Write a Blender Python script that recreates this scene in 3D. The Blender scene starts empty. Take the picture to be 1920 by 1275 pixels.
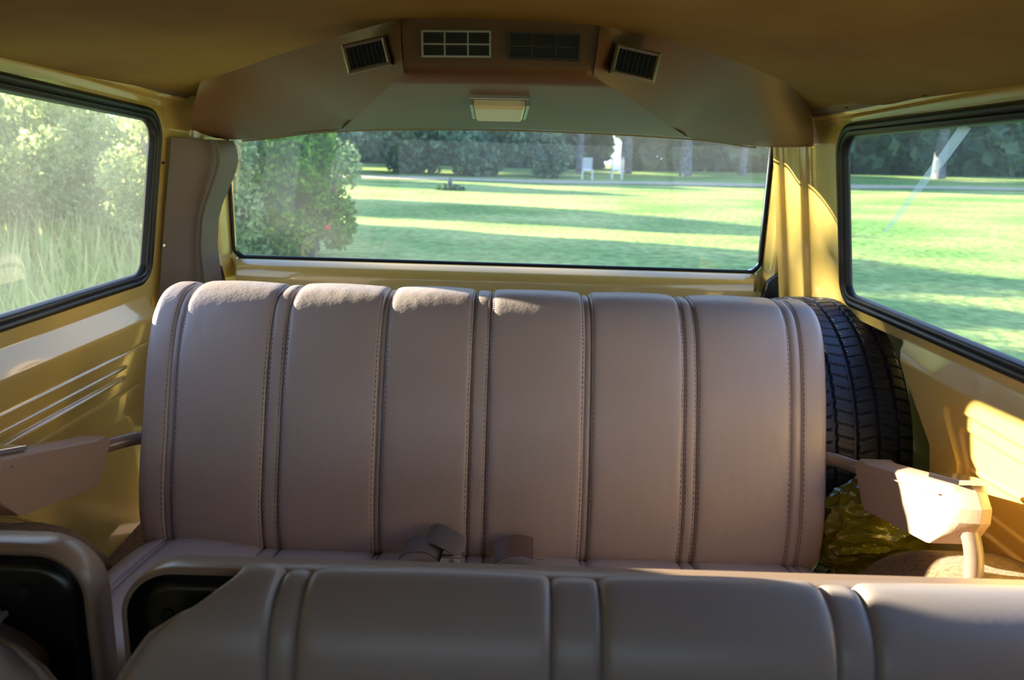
import bpy, bmesh, math, random
import numpy as np
from mathutils import Vector, Matrix, noise
from mathutils.geometry import delaunay_2d_cdt

random.seed(4); rng = np.random.default_rng(4)
S = bpy.context.scene
COL = S.collection
Z0 = 1.75                       # eye height above the ground; all shapes below are measured from the eye
PI = math.pi

# ------------------------------------------------------------------ camera model (for real-world measurements)
F = 1440.0; TH = math.atan2(337, F); RO = 0.030
def ray(px, py):
    x = (px-960)/F; y = -(py-637.5)/F
    c, s = math.cos(RO), math.sin(RO)
    xr = x*c-y*s; yr = x*s+y*c
    return (xr, math.cos(TH)+yr*math.sin(TH), -math.sin(TH)+yr*math.cos(TH))
def P(px, py, Y):
    d = ray(px, py); k = Y/d[1]; return Vector((d[0]*k, Y, d[2]*k))
def PX(px, py, X):
    d = ray(px, py); k = X/d[0]; return Vector((X, d[1]*k, d[2]*k))
def ceil_z(x): return 0.213-0.15*(x+0.045)**2
def on_ceiling(px, py):
    d = ray(px, py); lo, hi = 0.3, 2.6
    for _ in range(60):
        m = (lo+hi)/2; k = m/d[1]
        if d[2]*k > ceil_z(d[0]*k): hi = m
        else: lo = m
    k = lo/d[1]; return Vector((d[0]*k, lo, d[2]*k))

# ------------------------------------------------------------------ object helpers
WORLD = {}
def thing(name, label, cat, loc, group=None, kind=None):
    o = bpy.data.objects.new(name, None); COL.objects.link(o)
    o.empty_display_size = .05
    o.location = (loc[0], loc[1], loc[2]+Z0)
    WORLD[o.name] = Vector(o.location)
    tag(o, label, cat, group, kind)
    return o
def tag(o, label=None, cat=None, group=None, kind=None):
    if label: o['label'] = label
    if cat: o['category'] = cat
    if group: o['group'] = group
    if kind: o['kind'] = kind
    return o
def obj(name, verts, faces, mat, parent=None, smooth=True, angle=40, label=None, cat=None, group=None, kind=None, origin=None, bevel=0, fixn=True):
    v = np.array([tuple(p) for p in verts], dtype=float)
    v[:, 2] += Z0
    if parent is not None: org = np.array(WORLD[parent.name])
    elif origin is not None: org = np.array(origin)+np.array((0, 0, Z0))
    else: org = np.array(((v[:,0].min()+v[:,0].max())/2, (v[:,1].min()+v[:,1].max())/2, v[:,2].min()))
    me = bpy.data.meshes.new(name)
    me.from_pydata((v-org).tolist(), [], [tuple(int(i) for i in f) for f in faces])
    if fixn:
        bm = bmesh.new(); bm.from_mesh(me)
        bmesh.ops.recalc_face_normals(bm, faces=bm.faces)
        if bevel:
            es = [e for e in bm.edges if len(e.link_faces) == 2 and e.calc_face_angle(0) > .5]
            bmesh.ops.bevel(bm, geom=es, offset=bevel, segments=3, profile=.6, affect='EDGES', clamp_overlap=True)
        bm.to_mesh(me); bm.free()
    me.validate()
    if smooth:
        me.shade_smooth()
        if angle: me.set_sharp_from_angle(angle=math.radians(angle))
    if mat: me.materials.append(mat)
    o = bpy.data.objects.new(name, me); COL.objects.link(o)
    if parent is not None: o.parent = parent
    else: o.location = org
    WORLD[o.name] = Vector(org)
    return tag(o, label, cat, group, kind)

class MB:
    def __init__(s): s.v = []; s.f = []
    def add(s, v, f):
        n = len(s.v); s.v += [tuple(p) for p in v]; s.f += [tuple(i+n for i in q) for q in f]; return s
    def box(s, lo, hi):
        x0,y0,z0 = lo; x1,y1,z1 = hi
        return s.add([(x0,y0,z0),(x1,y0,z0),(x1,y1,z0),(x0,y1,z0),(x0,y0,z1),(x1,y0,z1),(x1,y1,z1),(x0,y1,z1)],
              [(0,1,2,3),(4,5,6,7),(0,1,5,4),(1,2,6,5),(2,3,7,6),(3,0,4,7)])
    def frame_box(s, o, ax, ay, az, lo, hi):
        b = MB().box(lo, hi)
        return s.add([o+ax*p[0]+ay*p[1]+az*p[2] for p in b.v], b.f)
    def tube(s, pts, r, n=10, closed=False, caps=True):
        pts = [Vector(p) for p in pts]; N = len(pts)
        rs = r if hasattr(r, '__len__') else [r]*N
        up = Vector((0.13, 0.21, 0.97)); V = []; 
        for i, p in enumerate(pts):
            a = pts[(i-1) % N] if (closed or i > 0) else p
            b = pts[(i+1) % N] if (closed or i < N-1) else p
            t = (b-a).normalized()
            u = up-t*up.dot(t)
            if u.length < 1e-3: u = Vector((1,0,0))-t*t.x
            u.normalize(); up = u; w = t.cross(u)
            for k in range(n):
                q = 2*PI*k/n; V.append(p+(u*math.cos(q)+w*math.sin(q))*rs[i])
        Fc = []
        for i in range(N if closed else N-1):
            j = (i+1) % N
            for k in range(n): Fc.append((i*n+k, i*n+(k+1) % n, j*n+(k+1) % n, j*n+k))
        if caps and not closed: Fc += [tuple(range(n)), tuple(range((N-1)*n, N*n))]
        return s.add(V, Fc)
    def build(s, name, mat, parent=None, **k): return obj(name, s.v, s.f, mat, parent, **k)

def grid(nu, nv, fn, close_u=False):
    v = [fn(i/(nu if close_u else nu-1), j/(nv-1)) for i in range(nu) for j in range(nv)]
    f = []
    for i in range(nu if close_u else nu-1):
        for j in range(nv-1):
            a = i*nv+j; b = ((i+1) % nu)*nv+j
            f.append((a, b, b+1, a+1))
    return v, f
def smooth_path(pts, n=12, closed=False):
    pts = [Vector(p) for p in pts]; out = []; N = len(pts)
    for i in range(N if closed else N-1):
        g = lambda k: pts[k % N] if closed else pts[max(0, min(N-1, k))]
        a, b, c, d = g(i-1), g(i), g(i+1), g(i+2)
        for k in range(n):
            t = k/n
            out.append(0.5*((2*b)+(c-a)*t+(2*a-5*b+4*c-d)*t*t+(3*b-a-3*c+d)*t**3))
    if not closed: out.append(pts[-1])
    return out
def lerp_table(tab, x):
    return float(np.interp(x, [t[0] for t in tab], [t[1] for t in tab]))
def sstep(a, b, x):
    t = max(0., min(1., (x-a)/(b-a))); return t*t*(3-2*t)

# ------------------------------------------------------------------ materials
def srgb(r, g, b):
    f = lambda c: (c/255/12.92) if c/255 <= .04045 else ((c/255+.055)/1.055)**2.4
    return (f(r), f(g), f(b), 1)
def mat(name, base, rough=.5, metal=0, coat=0, noise_scale=0, noise_amt=.15, bump=0, bump_scale=60, spec=.5, sheen=0, coords='Object', alt=None, detail=4, bdist=.002):
    m = bpy.data.materials.new(name); m.use_nodes = True; nt = m.node_tree; L = nt.links
    b = nt.nodes['Principled BSDF']
    b.inputs['Base Color'].default_value = base; b.inputs['Roughness'].default_value = rough
    b.inputs['Metallic'].default_value = metal; b.inputs['Coat Weight'].default_value = coat
    b.inputs['Coat Roughness'].default_value = .06; b.inputs['Coat IOR'].default_value = 1.75; b.inputs['Specular IOR Level'].default_value = spec
    b.inputs['Sheen Weight'].default_value = sheen
    tc = nt.nodes.new('ShaderNodeTexCoord')
    if noise_scale:
        n = nt.nodes.new('ShaderNodeTexNoise'); n.inputs['Scale'].default_value = noise_scale; n.inputs['Detail'].default_value = detail
        L.new(tc.outputs[coords], n.inputs['Vector'])
        mx = nt.nodes.new('ShaderNodeMix'); mx.data_type = 'RGBA'
        a = alt or tuple(c*(1-noise_amt*2) for c in base[:3])+(1,)
        mx.inputs['A'].default_value = a
        mx.inputs['B'].default_value = base if alt else tuple(min(1, c*(1+noise_amt)) for c in base[:3])+(1,)
        rp = nt.nodes.new('ShaderNodeMapRange'); rp.inputs['From Min'].default_value = .35; rp.inputs['From Max'].default_value = .65
        L.new(n.outputs['Fac'], rp.inputs['Value']); L.new(rp.outputs['Result'], mx.inputs['Factor'])
        L.new(mx.outputs['Result'], b.inputs['Base Color'])
    if bump:
        n = nt.nodes.new('ShaderNodeTexNoise'); n.inputs['Scale'].default_value = bump_scale; n.inputs['Detail'].default_value = 5
        L.new(tc.outputs[coords], n.inputs['Vector'])
        bp = nt.nodes.new('ShaderNodeBump'); bp.inputs['Strength'].default_value = bump; bp.inputs['Distance'].default_value = bdist
        L.new(n.outputs['Fac'], bp.inputs['Height']); L.new(bp.outputs['Normal'], b.inputs['Normal'])
    return m
M = {}
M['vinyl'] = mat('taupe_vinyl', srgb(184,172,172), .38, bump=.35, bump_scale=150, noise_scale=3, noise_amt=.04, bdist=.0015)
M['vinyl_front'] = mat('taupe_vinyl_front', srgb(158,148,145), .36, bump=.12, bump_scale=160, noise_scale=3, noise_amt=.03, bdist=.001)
M['thread'] = mat('stitch_thread', srgb(112,88,80), .7)
M['welt'] = mat('welt_vinyl', srgb(120,98,90), .45)
M['paint'] = mat('yellow_paint', srgb(224,196,112), .22, coat=.8, noise_scale=1.3, noise_amt=.04, spec=.5)
M['liner'] = mat('headliner', srgb(140,110,46), .85, noise_scale=2.5, noise_amt=.10, bump=.3, bump_scale=18, alt=srgb(120,82,32), bdist=.004)
M['duct'] = mat('duct_plastic', srgb(106,70,44), .48, noise_scale=2.2, noise_amt=.05, bump=.15, bump_scale=220)
M['trimtaupe'] = mat('trim_taupe', srgb(112,98,84), .5, bump=.15, bump_scale=260)
M['strip'] = mat('strip_taupe', srgb(122,98,66), .5)
M['armplastic'] = mat('armrest_plastic', srgb(180,152,134), .36, bump=.2, bump_scale=220)
M['rubber'] = mat('black_rubber', srgb(22,22,24), .38)
M['tire'] = mat('tire_rubber', srgb(48,54,76), .40, noise_scale=8, noise_amt=.08)
M['shell'] = mat('black_shell', srgb(16,16,20), .28)
M['rim'] = mat('tan_rim', srgb(150,128,112), .3)
M['chrome'] = mat('chrome', (.8,.82,.86,1), .12, metal=1)
M['steel'] = mat('vent_metal', srgb(165,160,145), .3, metal=.8)
M['darkmetal'] = mat('dark_vent_metal', srgb(58,54,48), .4, metal=.4)
M['black'] = mat('vent_black', srgb(6,6,7), .6)
M['tubepaint'] = mat('tube_taupe', srgb(140,122,112), .3, coat=.4)
M['carpet'] = mat('brown_carpet', srgb(140,108,74), 1, noise_scale=140, noise_amt=.25, bump=1, bump_scale=300, sheen=.3, bdist=.004)
M['bag'] = mat('yellow_plastic_film', srgb(150,148,34), .16, noise_scale=4, noise_amt=.1, bump=.7, bump_scale=22, bdist=.012, alt=srgb(116,116,24), coat=.5)
M['lens'] = mat('lamp_lens', srgb(235,225,190), .35)
M['webbing'] = mat('belt_webbing', srgb(120,112,110), .6, bump=.5, bump_scale=400)
M['seal'] = mat('beige_seal', srgb(150,135,80), .5)
M['bark'] = mat('bark', srgb(118,122,132), .9, noise_scale=6, noise_amt=.25, bump=.6, bump_scale=10, bdist=.03)
M['stone'] = mat('pale_gravel', srgb(205,190,150), .95, noise_scale=3, noise_amt=.1)
M['whitepaint'] = mat('white_paint', srgb(230,230,230), .6)
M['red'] = mat('red_petals', srgb(205,60,60), .7)

def leaf_mat(name, a, b, trans=.45, scale=1.5):
    m = bpy.data.materials.new(name); m.use_nodes = True; nt = m.node_tree; L = nt.links; nt.nodes.clear()
    out = nt.nodes.new('ShaderNodeOutputMaterial'); geo = nt.nodes.new('ShaderNodeNewGeometry')
    rp = nt.nodes.new('ShaderNodeMix'); rp.data_type = 'RGBA'; rp.inputs['A'].default_value = a; rp.inputs['B'].default_value = b
    L.new(geo.outputs['Random Per Island'], rp.inputs['Factor'])
    d = nt.nodes.new('ShaderNodeBsdfDiffuse'); t = nt.nodes.new('ShaderNodeBsdfTranslucent')
    L.new(rp.outputs['Result'], d.inputs['Color']); L.new(rp.outputs['Result'], t.inputs['Color'])
    mx = nt.nodes.new('ShaderNodeMixShader'); mx.inputs[0].default_value = trans
    L.new(d.outputs[0], mx.inputs[1]); L.new(t.outputs[0], mx.inputs[2]); L.new(mx.outputs[0], out.inputs['Surface'])
    return m
M['leaf_pale'] = leaf_mat('leaf_pale', srgb(128,160,112), srgb(226,232,164))
M['leaf_bright'] = leaf_mat('leaf_bright', srgb(110,165,80), srgb(225,235,130))
M['leaf_rose'] = leaf_mat('leaf_rose', srgb(48,105,46), srgb(165,205,80), .45)
M['leaf_dark'] = leaf_mat('leaf_dark', srgb(58,96,72), srgb(112,146,92), .35)
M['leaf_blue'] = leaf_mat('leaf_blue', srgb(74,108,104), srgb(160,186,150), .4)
M['straw'] = leaf_mat('straw', srgb(150,185,95), srgb(245,235,165), .4)

def glass_mat(name, haze):
    m = bpy.data.materials.new(name); m.use_nodes = True; nt = m.node_tree; L = nt.links; nt.nodes.clear()
    out = nt.nodes.new('ShaderNodeOutputMaterial')
    tr = nt.nodes.new('ShaderNodeBsdfTransparent'); tr.inputs[0].default_value = (.93,.97,.95,1)
    gl = nt.nodes.new('ShaderNodeBsdfGlossy'); gl.inputs['Roughness'].default_value = .01
    di = nt.nodes.new('ShaderNodeBsdfTranslucent'); di.inputs[0].default_value = (.86,.96,.97,1)
    lw0 = nt.nodes.new('ShaderNodeLayerWeight'); lw0.inputs['Blend'].default_value = .5
    pw = nt.nodes.new('ShaderNodeMath'); pw.operation = 'POWER'; pw.inputs[1].default_value = 4; L.new(lw0.outputs['Facing'], pw.inputs[0])
    lw = nt.nodes.new('ShaderNodeMath'); lw.operation = 'MULTIPLY_ADD'; lw.inputs[1].default_value = .5; lw.inputs[2].default_value = .04; L.new(pw.outputs[0], lw.inputs[0])
    m1 = nt.nodes.new('ShaderNodeMixShader'); m2 = nt.nodes.new('ShaderNodeMixShader')
    nz = nt.nodes.new('ShaderNodeTexNoise'); nz.inputs['Scale'].default_value = 5; tc = nt.nodes.new('ShaderNodeTexCoord')
    mp = nt.nodes.new('ShaderNodeMapping'); mp.inputs['Scale'].default_value = (1,1,.35)
    L.new(tc.outputs['Object'], mp.inputs[0]); L.new(mp.outputs[0], nz.inputs['Vector'])
    rg = nt.nodes.new('ShaderNodeMapRange'); rg.inputs['From Min'].default_value = .3; rg.inputs['From Max'].default_value = .75
    rg.inputs['To Min'].default_value = haze*.7; rg.inputs['To Max'].default_value = haze*1.5
    L.new(nz.outputs['Fac'], rg.inputs['Value']); L.new(rg.outputs['Result'], m1.inputs[0])
    L.new(tr.outputs[0], m1.inputs[1]); L.new(di.outputs[0], m1.inputs[2])
    L.new(lw.outputs[0], m2.inputs[0]); L.new(m1.outputs[0], m2.inputs[1]); L.new(gl.outputs[0], m2.inputs[2])
    L.new(m2.outputs[0], out.inputs['Surface'])
    return m
M['glass'] = glass_mat('dusty_glass', .05); M['glass_left'] = glass_mat('clear_glass', .03)
M['reflection_streak'] = glass_mat('reflection_film', .30)  # hazy film standing in for a reflection on the pane

def grass_mat():
    m = bpy.data.materials.new('lawn_grass'); m.use_nodes = True; nt = m.node_tree; L = nt.links
    b = nt.nodes['Principled BSDF']; b.inputs['Roughness'].default_value = .9; b.inputs['Specular IOR Level'].default_value = .1
    tc = nt.nodes.new('ShaderNodeTexCoord')
    def nz(scale, sx, sy, det=6):
        mp = nt.nodes.new('ShaderNodeMapping'); mp.inputs['Scale'].default_value = (sx, sy, 1)
        n = nt.nodes.new('ShaderNodeTexNoise'); n.inputs['Scale'].default_value = scale; n.inputs['Detail'].default_value = det
        L.new(tc.outputs['Object'], mp.inputs[0]); L.new(mp.outputs[0], n.inputs['Vector']); return n
    n1 = nz(.35, .6, 1.2); n2 = nz(6, 1, 1, 8)
    r1 = nt.nodes.new('ShaderNodeMapRange'); r1.inputs['From Min'].default_value = .35; r1.inputs['From Max'].default_value = .65
    L.new(n1.outputs['Fac'], r1.inputs['Value'])
    mx = nt.nodes.new('ShaderNodeMix'); mx.data_type = 'RGBA'; mx.inputs['A'].default_value = srgb(118,160,80); mx.inputs['B'].default_value = srgb(186,198,116)
    L.new(r1.outputs['Result'], mx.inputs['Factor'])
    r2 = nt.nodes.new('ShaderNodeMapRange'); r2.inputs['From Min'].default_value = .3; r2.inputs['From Max'].default_value = .7
    r2.inputs['To Min'].default_value = .6; r2.inputs['To Max'].default_value = 1.3
    L.new(n2.outputs['Fac'], r2.inputs['Value'])
    mu = nt.nodes.new('ShaderNodeVectorMath'); mu.operation = 'SCALE'
    L.new(mx.outputs['Result'], mu.inputs[0]); L.new(r2.outputs['Result'], mu.inputs['Scale']); L.new(mu.outputs[0], b.inputs['Base Color'])
    bp = nt.nodes.new('ShaderNodeBump'); bp.inputs['Strength'].default_value = .8; bp.inputs['Distance'].default_value = .04
    L.new(n2.outputs['Fac'], bp.inputs['Height']); L.new(bp.outputs['Normal'], b.inputs['Normal'])
    return m
M['grass'] = grass_mat()

# ================================================================== THE VAN BODY
XL = lambda z: -(.8386-.15*z)        # left sheet metal, leaning in towards the roof
XR = lambda z: (.7486-.15*z)
YF = -.95; YR = 2.10
def rrect(y0, y1, z0, z1, rt, rb, n=7):
    pts = []
    for (cy, cz, r, a0) in ((y1-rt, z1-rt, rt, 0), (y0+rt, z1-rt, rt, PI/2), (y0+rb, z0+rb, rb, PI), (y1-rb, z0+rb, rb, 1.5*PI)):
        for k in range(n): 
            a = a0+PI/2*k/(n-1); pts.append((cy+r*math.cos(a), cz+r*math.sin(a)))
    return pts
def panel_with_holes(outer, holes, step, to3d):
    """flat panel in (a, b), holes cut, mapped to 3-D"""
    pts = []; edges = []
    def loop(l):
        n = len(pts); pts.extend(Vector(p) for p in l); edges.extend((n+i, n+(i+1) % len(l)) for i in range(len(l)))
    loop(outer)
    for h in holes: loop(h)
    a0 = min(p[0] for p in outer); a1 = max(p[0] for p in outer); b0 = min(p[1] for p in outer); b1 = max(p[1] for p in outer)
    def inside(p, poly):
        c = False; n = len(poly)
        for i in range(n):
            x1, y1 = poly[i]; x2, y2 = poly[(i+1) % n]
            if (y1 > p[1]) != (y2 > p[1]) and p[0] < (x2-x1)*(p[1]-y1)/(y2-y1)+x1: c = not c
        return c
    na = int((a1-a0)/step); nb = max(2, int((b1-b0)/step))
    for i in range(1, na):
        for j in range(1, nb):
            p = (a0+(a1-a0)*i/na, b0+(b1-b0)*j/nb)
            if inside(p, outer) and not any(inside(p, h) for h in holes): pts.append(Vector(p))
    V, E, Fc, *_ = delaunay_2d_cdt(pts, edges, [], 0, 1e-5)
    F2 = []
    for f in Fc:
        c = (sum(V[i].x for i in f)/len(f), sum(V[i].y for i in f)/len(f))
        if inside(c, outer) and not any(inside(c, h) for h in holes): F2.append(tuple(f))
    return [to3d(v.x, v.y) for v in V], F2

# side windows: glass outlines (Y, z)
WIN = {'L': (1.13, 1.812, -.287, .062), 'R': (.36, 1.802, -.284, .072)}
def shear(side, y, z): return z+(.045 if side == 'L' else .022)*max(0, min(.6, 1.8-y))*sstep(-.28, .06, z)
WINF = (-.72, .20, -.285, .068)
def offs(w, o): return (w[0]-o, w[1]+o, w[2]-o, w[3]+o)
SM = -.315                               # mid band bottom

def lowdepth_left(Y, z):
    zs = z/1.035
    d = lerp_table([(-1.1,.03),(-.70,.022),(-.54,.021),(-.43,.030),(-.385,.032),(-.378,.031),(-.334,0),(-.30,0)], zs)
    # pressed ribs
    for zc, w, h in ((-.437,.004,-.004),(-.471,.0045,.0045),(-.496,.006,.0085),(-.536,.003,-.003)):
        y1 = 1.70 if h > 0 else 1.80
        t = 1-min(1, abs(zs-zc)/w)
        d += h*t*t*(3-2*t)*(1-sstep(y1-.03, y1, Y))
    d *= 1-sstep(1.83, 1.87, Y)*.9
    return d
def lowdepth_right(Y, z):
    d = lerp_table([(-1.1,.026),(-.45,.022),(-.372,.020),(-.330,0),(-.30,0)], z)
    def rr(y0, y1, z0, z1, r):
        cy, cz = (y0+y1)/2, (z0+z1)/2
        qy = abs(Y-cy)-(y1-y0)/2+r; qz = abs(z-cz)-(z1-z0)/2+r
        return math.hypot(max(qy,0), max(qz,0))+min(max(qy,qz),0)-r
    s = rr(.5, 1.385, -.60, -.405, .035)
    d -= .006*sstep(0, -.008, s)
    s2 = rr(.55, 1.345, -.565, -.435, .03)
    d -= .004*sstep(0, -.006, s2)
    t = 1-min(1, abs(z+.50+ (Y-1.2)*.05)/.006); d += .004*max(0,t)*(1 if Y < 1.33 else 0)
    e = sstep(1.545, 1.525, Y)       # pressed panel ends beside the spare tyre
    cav = .085*(1-e)
    return d*e-cav*sstep(-.335,-.36,z)

def side_wall(side):
    w = WIN[side]; X = XL if side == 'L' else XR; sg = 1 if side == 'L' else -1
    dep = lowdepth_left if side == 'L' else lowdepth_right
    yend = 1.86
    outer = [(YF, SM), (yend, SM), (yend, .125), (YF, .125)]
    outer = []
    n = 60
    for i in range(n): outer.append((YF+(yend-YF)*i/n, SM))
    outer.append((yend, SM)); outer.append((yend, .125)); outer.append((YF, .125))
    holes = [rrect(*offs(w, .020), .062, .045)]
    v, f = panel_with_holes(outer, holes, .05, lambda a, b: (X(b), a, shear(side, a, b)))
    mb = MB().add(v, f)
    zs = np.concatenate([np.linspace(SM, -.62, 150), np.linspace(-.64, -1.06, 10)])
    ys = np.concatenate([np.linspace(YF, .4, 20), np.linspace(.44, 1.6, 50), np.linspace(1.61, yend, 26)]) if side == 'L' else np.concatenate([np.linspace(YF, .4, 20), np.linspace(.44, 1.24, 40), np.linspace(1.25, 1.50, 36), np.linspace(1.507, 1.56, 16), np.linspace(1.58, yend, 20)])
    V = []
    for y in ys:
        for z in zs:
            yw = y if side == 'L' else y+.9*max(min(0, z+.35), -.155)*math.exp(-((y-1.54)/.24)**2)
            V.append((X(z)+sg*dep(y, z) if z > -.62 else X(-.62)+sg*dep(y, z), yw, z))
    nz = len(zs); Fc = [(i*nz+j, (i+1)*nz+j, (i+1)*nz+j+1, i*nz+j+1) for i in range(len(ys)-1) for j in range(nz-1)]
    mb.add(V, Fc)
    return mb
def corner_post(side):
    # folded sheet-metal column between the side window and the tailgate opening
    if side == 'R':
        sec = [(.0,1.855),(-.004,1.885),(-.014,1.92),(-.028,1.945),(-.044,1.952),(-.052,1.958),(-.058,1.985),(-.066,2.005),(-.082,2.012),(-.092,2.02)]
        base = lambda z: XR(z)
    else:
        sec = [(-a, b) for a, b in [(.0,1.855),(-.004,1.885),(-.014,1.92),(-.028,1.945),(-.044,1.952),(-.052,1.958),(-.058,1.985),(-.062,2.005),(-.066,2.02),(-.070,2.03)]]
        base = lambda z: XL(z)
    zs = np.linspace(.14, -1.06, 26)
    sec2 = smooth_path([(a, b, 0) for a, b in sec], 4)
    V = []
    for p in sec2:
        for z in zs: V.append((base(max(z,-.62))+p.x, p.y, z))
    nz = len(zs); Fc = [(i*nz+j, (i+1)*nz+j, (i+1)*nz+j+1, i*nz+j+1) for i in range(len(sec2)-1) for j in range(nz-1)]
    return V, Fc
for side, nm in (('L','left'),('R','right')):
    mb = side_wall(side)
    mb.add(*corner_post(side))
    mb.build('wall_'+nm, M['paint'], kind='structure', angle=50, fixn=False,
             label='yellow painted inner side wall with pressed ribs below the %s window' % ('shrub-facing' if side=='L' else 'lawn-facing'))

def gasket(mb, loop_fn, inner, to3d, prof, rt, rb, n=9):
    rings = []
    for o, d in prof:
        rings.append([to3d(a, b, d) for a, b in rrect(*offs(inner, o), max(.004, rt+o), max(.004, rb+o), n)])
    N = len(rings[0]); V = [p for r in rings for p in r]
    Fc = [(i*N+k, i*N+(k+1) % N, (i+1)*N+(k+1) % N, (i+1)*N+k) for i in range(len(rings)-1) for k in range(N)]
    mb.add(V, Fc); return mb
GP = [(-.001,-.012),(.001,.002),(.004,.006),(.010,.008),(.013,.005),(.016,.009),(.022,.011),(.027,.008),(.030,-.001)]
wn = 0
def side_window(side, w, nm, lab):
    X = XL if side == 'L' else XR; sg = 1 if side == 'L' else -1
    r = thing(nm, lab, 'window', (X(w[2]), (w[0]+w[1])/2, w[2]), kind='structure')
    g = MB(); gasket(g, None, w, lambda a, b, d: (X(b)+sg*d, a, shear(side, a, b)), GP, .045, .028)
    g.build('window_gasket', M['rubber'], r, angle=60)
    loop = rrect(*offs(w, .012), .045, .028)
    V = [(X(b)-sg*.008, a, shear(side, a, b)) for a, b in loop]
    obj('glass_pane', V, [tuple(range(len(V)))], M['glass_left' if side == 'L' else 'glass'], r, smooth=False)
    return r
side_window('L', WIN['L'], 'window_1', 'black-gasketed side window looking onto sunlit shrubs')
w3 = side_window('R', WIN['R'], 'window_3', 'black-gasketed side window looking onto the lawn, pale streak across its glass')
#side_window('L', WINF, 'window_4', 'black-gasketed forward side window on the shrub side')
#side_window('R', WINF, 'window_5', 'black-gasketed forward side window on the lawn side')
# pale light reflection across the right window, drawn as a hazy strip
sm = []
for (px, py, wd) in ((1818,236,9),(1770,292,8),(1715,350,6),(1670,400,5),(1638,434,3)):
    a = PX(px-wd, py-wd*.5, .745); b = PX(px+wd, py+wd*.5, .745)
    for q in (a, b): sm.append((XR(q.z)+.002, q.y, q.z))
obj('glass_reflection', sm, [(2*i, 2*i+1, 2*i+3, 2*i+2) for i in range(4)], M['reflection_streak'], w3, smooth=False, label='pale diagonal reflection streak painted on the glass')

# ---- rear: tailgate
RW = (-.772, .675, -.281, .115)        # rear glass X0 X1 z0 z1
TY = 2.10
v, f = panel_with_holes([(-.90,-1.06),(.82,-1.06),(.82,.20),(-.90,.20)], [rrect(RW[0]-.012, RW[1]+.012, RW[2]-.005, RW[3]+.01, .04, .03)], .12, lambda a, b: (a, TY+.022, b))
mb = MB().add(v, f)
# deep lower panel with a rolled top ledge
prof = [(2.118,-.2865),(2.112,-.284),(2.09,-.286),(2.068,-.296),(2.058,-.306),(2.054,-.318),(2.052,-.34),(2.052,-.38),(2.056,-.44),(2.058,-.60),(2.06,-1.05)]
prof = smooth_path([(0,a,b) for a,b in prof], 5)
xs = np.linspace(-.775, .672, 60)
V = []
for x in xs:
    e = min(x+.775, .672-x); k = sstep(0, .022, e)
    for p in prof: V.append((x - (1-k)*.0, p.y+(1-k)*.05*(2.118-p.y)/.066, p.z+.0))
n = len(prof)
mb.add(V, [(i*n+j, (i+1)*n+j, (i+1)*n+j+1, i*n+j+1) for i in range(len(xs)-1) for j in range(n-1)])
# side returns of the glass opening
for sgn, x0 in ((-1, RW[0]-.006), (1, RW[1]+.006)):
    sec = [(x0, 2.115), (x0+sgn*.002, 2.095), (x0+sgn*.010, 2.072), (x0+sgn*.020, 2.058), (x0+sgn*.031, 2.056), (x0+sgn*.038, 2.066), (x0+sgn*.040, 2.10)]
    sp = smooth_path([(a,b,0) for a,b in sec], 4)
    zz = np.linspace(.12, -.335, 30); V = []
    for p in sp:
        for z in zz:
            pull = sstep(-.25, -.335, z)
            V.append((p.x+sgn*(-(z+.28)*-.0) - sgn*pull*.018*abs((p.x-x0)/.04), p.y+.0*pull, z))
    n = len(zz); mb.add(V, [(i*n+j, (i+1)*n+j, (i+1)*n+j+1, i*n+j+1) for i in range(len(sp)-1) for j in range(n-1)])
mb.build('wall_rear', M['paint'], kind='structure', angle=50, label='yellow tailgate inner panel with rolled ledge below the rear window', fixn=False)
r = thing('window_2', 'wide rear window above the tailgate, looking onto lawn and trees', 'window', (-.05, TY, RW[2]), kind='structure')
g = MB(); gasket(g, None, (RW[0], RW[1], RW[2], RW[3]), lambda a, b, d: (a, TY+.012-d, b), [(-.005,-.002),(-.004,.004),(.001,.007),(.005,.004),(.008,-.006)], .035, .028)
g.build('window_gasket', M['rubber'], r, angle=60)
loop = rrect(RW[0]-.006, RW[1]+.006, RW[2]-.006, RW[3]+.006, .035, .028)
obj('glass_pane', [(a, TY+.014, b) for a, b in loop], [tuple(range(len(loop)))], M['glass'], r, smooth=False)
# thin bright metal bead just inside the gasket, sides and lower corners
lp = rrect(RW[0]+.006, RW[1]-.006, RW[2]+.006, RW[3]-.006, .035, .026, 9)
sidesL = [(a, TY+.006, b) for a, b in lp if a < RW[0]+.045 and b < .10]
sidesR = [(a, TY+.006, b) for a, b in lp if a > RW[1]-.045 and b < .10]
sidesR = [p for p in sidesR if p[2] < -.2]
bd = MB(); bd.tube([(RW[0]+.006, TY+.006, .10)]+sidesL, .0022, 6); bd.tube(sidesR+[(RW[1]-.006, TY+.006, .10)], .0022, 6)
bd.build('metal_bead', M['chrome'], r)
# rubber weather seals and black wedges in the lower corners of the tailgate opening
sL = MB().tube(smooth_path([(-.836,2.04,.10),(-.838,2.04,-.1),(-.836,2.04,-.24),(-.822,2.045,-.33),(-.815,2.05,-.5)], 6), .009, 8)
sL.build('trim_1', M['rubber'], kind='structure', label='black rubber seal beside the tailgate, shrub side')
sR = MB().tube(smooth_path([(.716,2.03,.10),(.724,2.03,.0),(.728,2.03,-.12),(.722,2.035,-.25),(.712,2.04,-.33),(.712,2.045,-.5)], 6), .006, 8)
sR.build('trim_2', M['seal'], kind='structure', label='beige weatherstrip beside the tailgate, lawn side')
sR2 = MB().tube(smooth_path([(.710,2.033,.10),(.7175,2.033,.0),(.7215,2.033,-.12),(.715,2.038,-.25),(.700,2.043,-.33),(.696,2.045,-.5)], 6), .0035, 8)
sR2.build('trim_3', M['rubber'], kind='structure', label='thin black rubber line inside the beige weatherstrip')
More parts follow.
